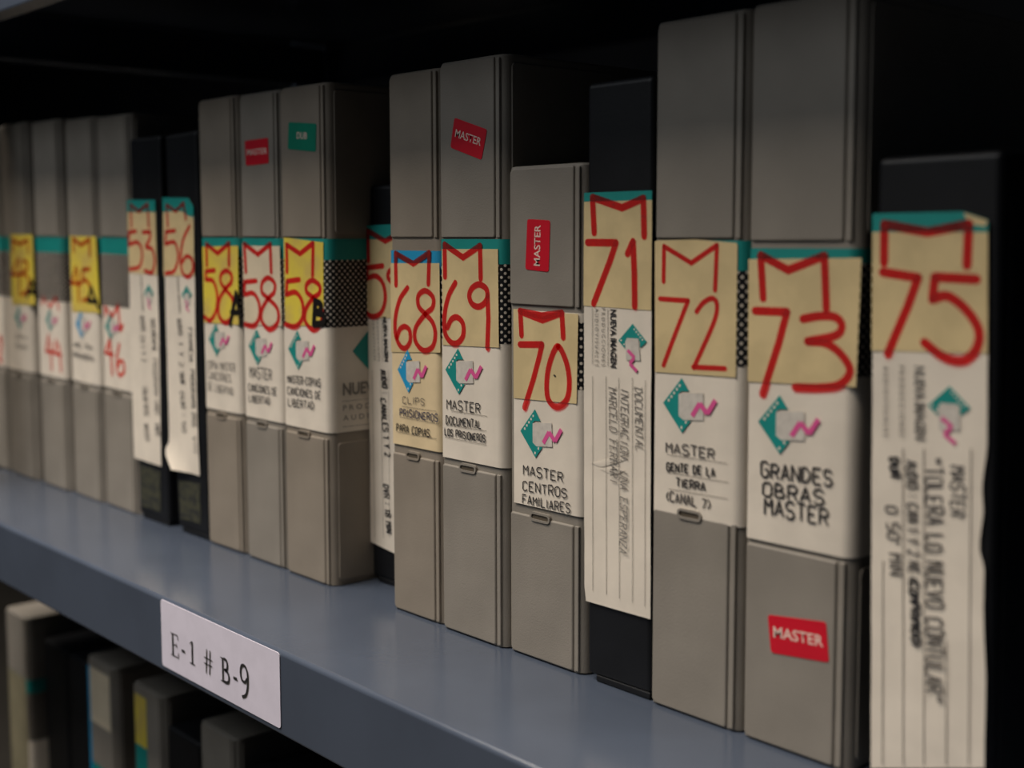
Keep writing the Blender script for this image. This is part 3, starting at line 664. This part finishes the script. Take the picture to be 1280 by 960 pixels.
# ------------------------------------------------------------------ shelves
X0, X1, YF, YB = -.522, .480, -.0708, .286
def shelf(z, label, lip=.0362):
    root = empty('metal_shelf', (X0, YF, z)); tag(root, label, 'shelf', 'blue-grey steel shelves one above another')
    bm = bmesh.new(); t = .0012; R = .0022; L = X1 - X0; D = YB - YF
    # folded sheet: profile in (y, z) from the back lip over the board to the front lip
    P = [(D - .012, -lip), (D, -lip), (D, -R)]
    P += [(D - R + R * math.cos(math.radians(a)), -R + R * math.sin(math.radians(a))) for a in (0, 30, 60, 90)]
    P += [(R + R * math.cos(math.radians(a)), -R + R * math.sin(math.radians(a))) for a in (90, 112, 135, 157, 180)]
    P += [(0, -lip + .001), (.0005, -lip), (.013, -lip)]
    n = len(P); N = []
    for i in range(n):
        a, b = Vector(P[max(0, i - 1)]), Vector(P[min(n - 1, i + 1)]); d = (b - a).normalized(); N.append(Vector((-d.y, d.x)))
    Q = [(p[0] + q.x * t, p[1] + q.y * t) for p, q in zip(P, N)]
    if Q[7][1] > 0: Q = [(p[0] - q.x * t, p[1] - q.y * t) for p, q in zip(P, N)]
    ring = P + Q[::-1]
    A = [bm.verts.new((0, y, zz)) for y, zz in ring]; B = [bm.verts.new((L, y, zz)) for y, zz in ring]; m_ = len(ring)
    for i in range(m_): j = (i + 1) % m_; bm.faces.new((A[i], A[j], B[j], B[i]))
    for i in range(n - 1):
        bm.faces.new((A[i], A[i + 1], A[m_ - 2 - i], A[m_ - 1 - i])); bm.faces.new((B[i], B[i + 1], B[m_ - 2 - i], B[m_ - 1 - i]))
    link('shelf_board', bm, SHELF, root, True)
    for x, s in ((.0022, 1), (L - .0022, -1)):
        bm = bmesh.new(); add_box(bm, x - .0006, x + .0006, .004, D - .004, -lip, -.0018); add_box(bm, min(x, x + s * .012), max(x, x + s * .012), .014, D - .014, -lip - .0001, -lip + .0012, .0004, 2)
        link('end_flange', bm, SHELF, root)
    return root
mid = shelf(0, 'steel shelf carrying the numbered tape cases, white paper label on front')
shelf(.3330, 'dark steel shelf above the numbered tape cases')
shelf(-.3565, 'steel shelf below the labelled one, in deep shadow')

# paper label stuck on the front lip: written E-1 # B-9
YL = YF
def lp(x, y):
    q = on_y(x, y, YL - .0004); return (q.x - X0, q.z)
a, b, d = lp(200.5, 745.5), lp(349, 812.5), lp(200.5, 828)
x0, x1, z1, z0 = a[0], b[0], .0000 - .0009, -.0335
bm = bmesh.new(); prism(bm, round_rect(x0, x1, z0, z1, .0016), -.0004, -.00005)
lab = link('shelf_label', bm, LIPLBL, mid)
tag(lab, 'white paper label printed with black letters on the shelf front')
SER = {  # strokes in units of cap height, (points, width)
 'E': ([[(.0, 0), (.62, 0)], [(.0, 1), (.6, 1)], [(.2, .52), (.48, .52)]], [[(.17, 0), (.17, 1)]], [[(.6, 1), (.6, .8)], [(.62, 0), (.64, .22)], [(.48, .62), (.48, .42)]]),
 '-': ([], [[(0, .38), (.26, .38)]], []),
 '1': ([[(0, 0), (.42, 0)], [(.02, .86), (.21, 1)]], [[(.21, 0), (.21, 1)]], []),
 '#': ([[(-.02, .36), (.62, .36)], [(0, .62), (.64, .62)]], [[(.14, -.05), (.22, 1.02)], [(.40, -.05), (.48, 1.02)]], []),
 'B': ([[(0, 0), (.3, 0)], [(0, 1), (.3, 1)], [(.17, .53), (.36, .53)]], [[(.17, 0), (.17, 1)]], []),
 '9': ([], [], [])}
CUR = {'B': [[(.25, 1), (.46, .96), (.52, .78), (.46, .58), (.3, .53)], [(.3, .53), (.54, .46), (.62, .26), (.54, .05), (.25, 0)]],
       '9': [[(.50, .55), (.32, .36), (.1, .42), (.02, .7), (.1, .98), (.3, 1.05), (.48, .9), (.54, .6), (.5, .15), (.36, -.18), (.1, -.32)]]}
h = .0106
def g(ch, px, bm_, off, k):
    ox, oz = lp(px[0], px[1]); ox += off[0]; oz += off[1]
    T = lambda P: [(ox + x * h * 1.12, oz + z * h) for x, z in P]
    for l in SER[ch][0]: ribbon(bm_, T(l), .0004 * k, -.0006 + off[2], False)
    for l in SER[ch][1]: ribbon(bm_, T(l), .0013 * k if ch != '#' else .0007 * k, -.0006 + off[2], False)
    for l in SER[ch][2]: ribbon(bm_, T(l), .0004 * k, -.0006 + off[2], False)
    for l in CUR.get(ch, []): ribbon(bm_, catmull(T(l), 6), .0013 * k, -.0006 + off[2], False)
GP = [('E', (126, 433)), ('-', (176, 455)), ('1', (213, 472)), ('#', (280, 511)), ('B', (356, 553)), ('-', (415, 583)), ('9', (447, 592))]
GP = [(ch, (180 + a / 3.692, 700 + b / 3.692)) for ch, (a, b) in GP]
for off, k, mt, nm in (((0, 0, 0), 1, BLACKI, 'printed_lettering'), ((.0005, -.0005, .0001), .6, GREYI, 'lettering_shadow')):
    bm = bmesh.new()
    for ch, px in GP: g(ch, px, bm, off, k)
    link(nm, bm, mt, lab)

# ------------------------------------------------------------------ uprights of the rack
def post(x, y, label, sx, sy):
    root = empty('rack_post', (x, y, -1.0)); tag(root, label, 'post', 'steel angle posts of the rack')
    bm = bmesh.new(); add_box(bm, 0, .035 * sx, 0, .0018 * sy, 0, 2.3); add_box(bm, 0, .0018 * sx, .0018 * sy, .035 * sy, 0, 2.3)
    link('angle_bar', bm, SHELF, root)
for x, sx, xn in ((X0 - .0025, 1, 'left'), (X1 + .0025, -1, 'right')):
    for y, sy, yn in ((YF - .0025, 1, 'front'), (YB + .0025, -1, 'rear')):
        post(x, y, 'slotted steel angle post at the %s %s corner of the rack' % (yn, xn), sx, sy)

# ------------------------------------------------------------------ tapes on the lower shelf
GL_ = 'tape cases in shadow on the lower shelf'
ZL = -.3565
def lower(label, xl, kind, H=.245, zt=.1712, **kw):
    c = Case(label, xl, .041, H, kw.pop('Y', 0) + .004, 0, z=ZL, group=GL_)
    (c.grey(zt=zt) if kind == 'grey' else c.black())
    return c
c = lower('grey case below shelf at far left, beneath cases 43 and 44', -.5485, 'grey', zt=.198); c.paper(z0=.1, z1=.197, zt=.187, zd=.15)
c.patch('number_sticker', [(.001, .11), (.036, .11), (.036, .197), (.001, .197)], -.0001, mat('shaded_pale_sticker', (128, 120, 94), .8), c.root)  # pale sticker, coloured darker to carry the lower shelf's shade
for k, xl in enumerate((-.5030, -.4590)):
    c = lower('black case on lower shelf, ' + ('directly right of the leftmost grey one' if k == 0 else 'second right of the leftmost grey one'), xl, 'black', .229, Y=.01)
c = lower('grey case on lower shelf with blue edge and pale sticker', -.3985, 'grey'); c.paper()
c.patch('number_sticker', [(.003, .20), (.034, .20), (.034, .238), (.003, .238)], -.0002, PALE, c.root)
c.patch('colour_stripe', [(-.0002, .12), (.003, .12), (.003, .238), (-.0002, .238)], -.0002, BLUE, c.root)
c = lower('grey case on lower shelf with small yellow sticker near its top', -.3290, 'grey'); c.paper()
c.patch('number_sticker', [(.002, .205), (.018, .205), (.018, .238), (.002, .238)], -.0002, YELLOW, c.root)
c.patch('colour_stripe', [(.002, .16), (.018, .16), (.018, .205), (.002, .205)], -.0002, TEAL, c.root)
x = -.2840
for k in range(6):
    c = lower('%s case on lower shelf, %s right of the yellow-stickered one' % ('grey' if k % 3 == 1 else 'black', ('first', 'second', 'third', 'fourth', 'fifth', 'sixth')[k]), x, 'grey' if k % 3 == 1 else 'black', .245 if k % 3 == 1 else .229)
    if k % 3 == 1: c.paper()
    x += .0440

# ------------------------------------------------------------------ room
def room(name, x0, x1, y0, y1, z0, z1, m_):
    bm = bmesh.new(); add_box(bm, x0, x1, y0, y1, z0, z1); tag(link(name, bm, m_), kind='structure')
room('floor', -5, 3, -4, 1.6, -1.05, -1.0, DARKF)
room('wall_back', -5, 3, 1.5, 1.55, -1.0, 2.2, DARKW)
room('wall_left', -5.05, -5, -4, 1.55, -1.0, 2.2, DARKW)
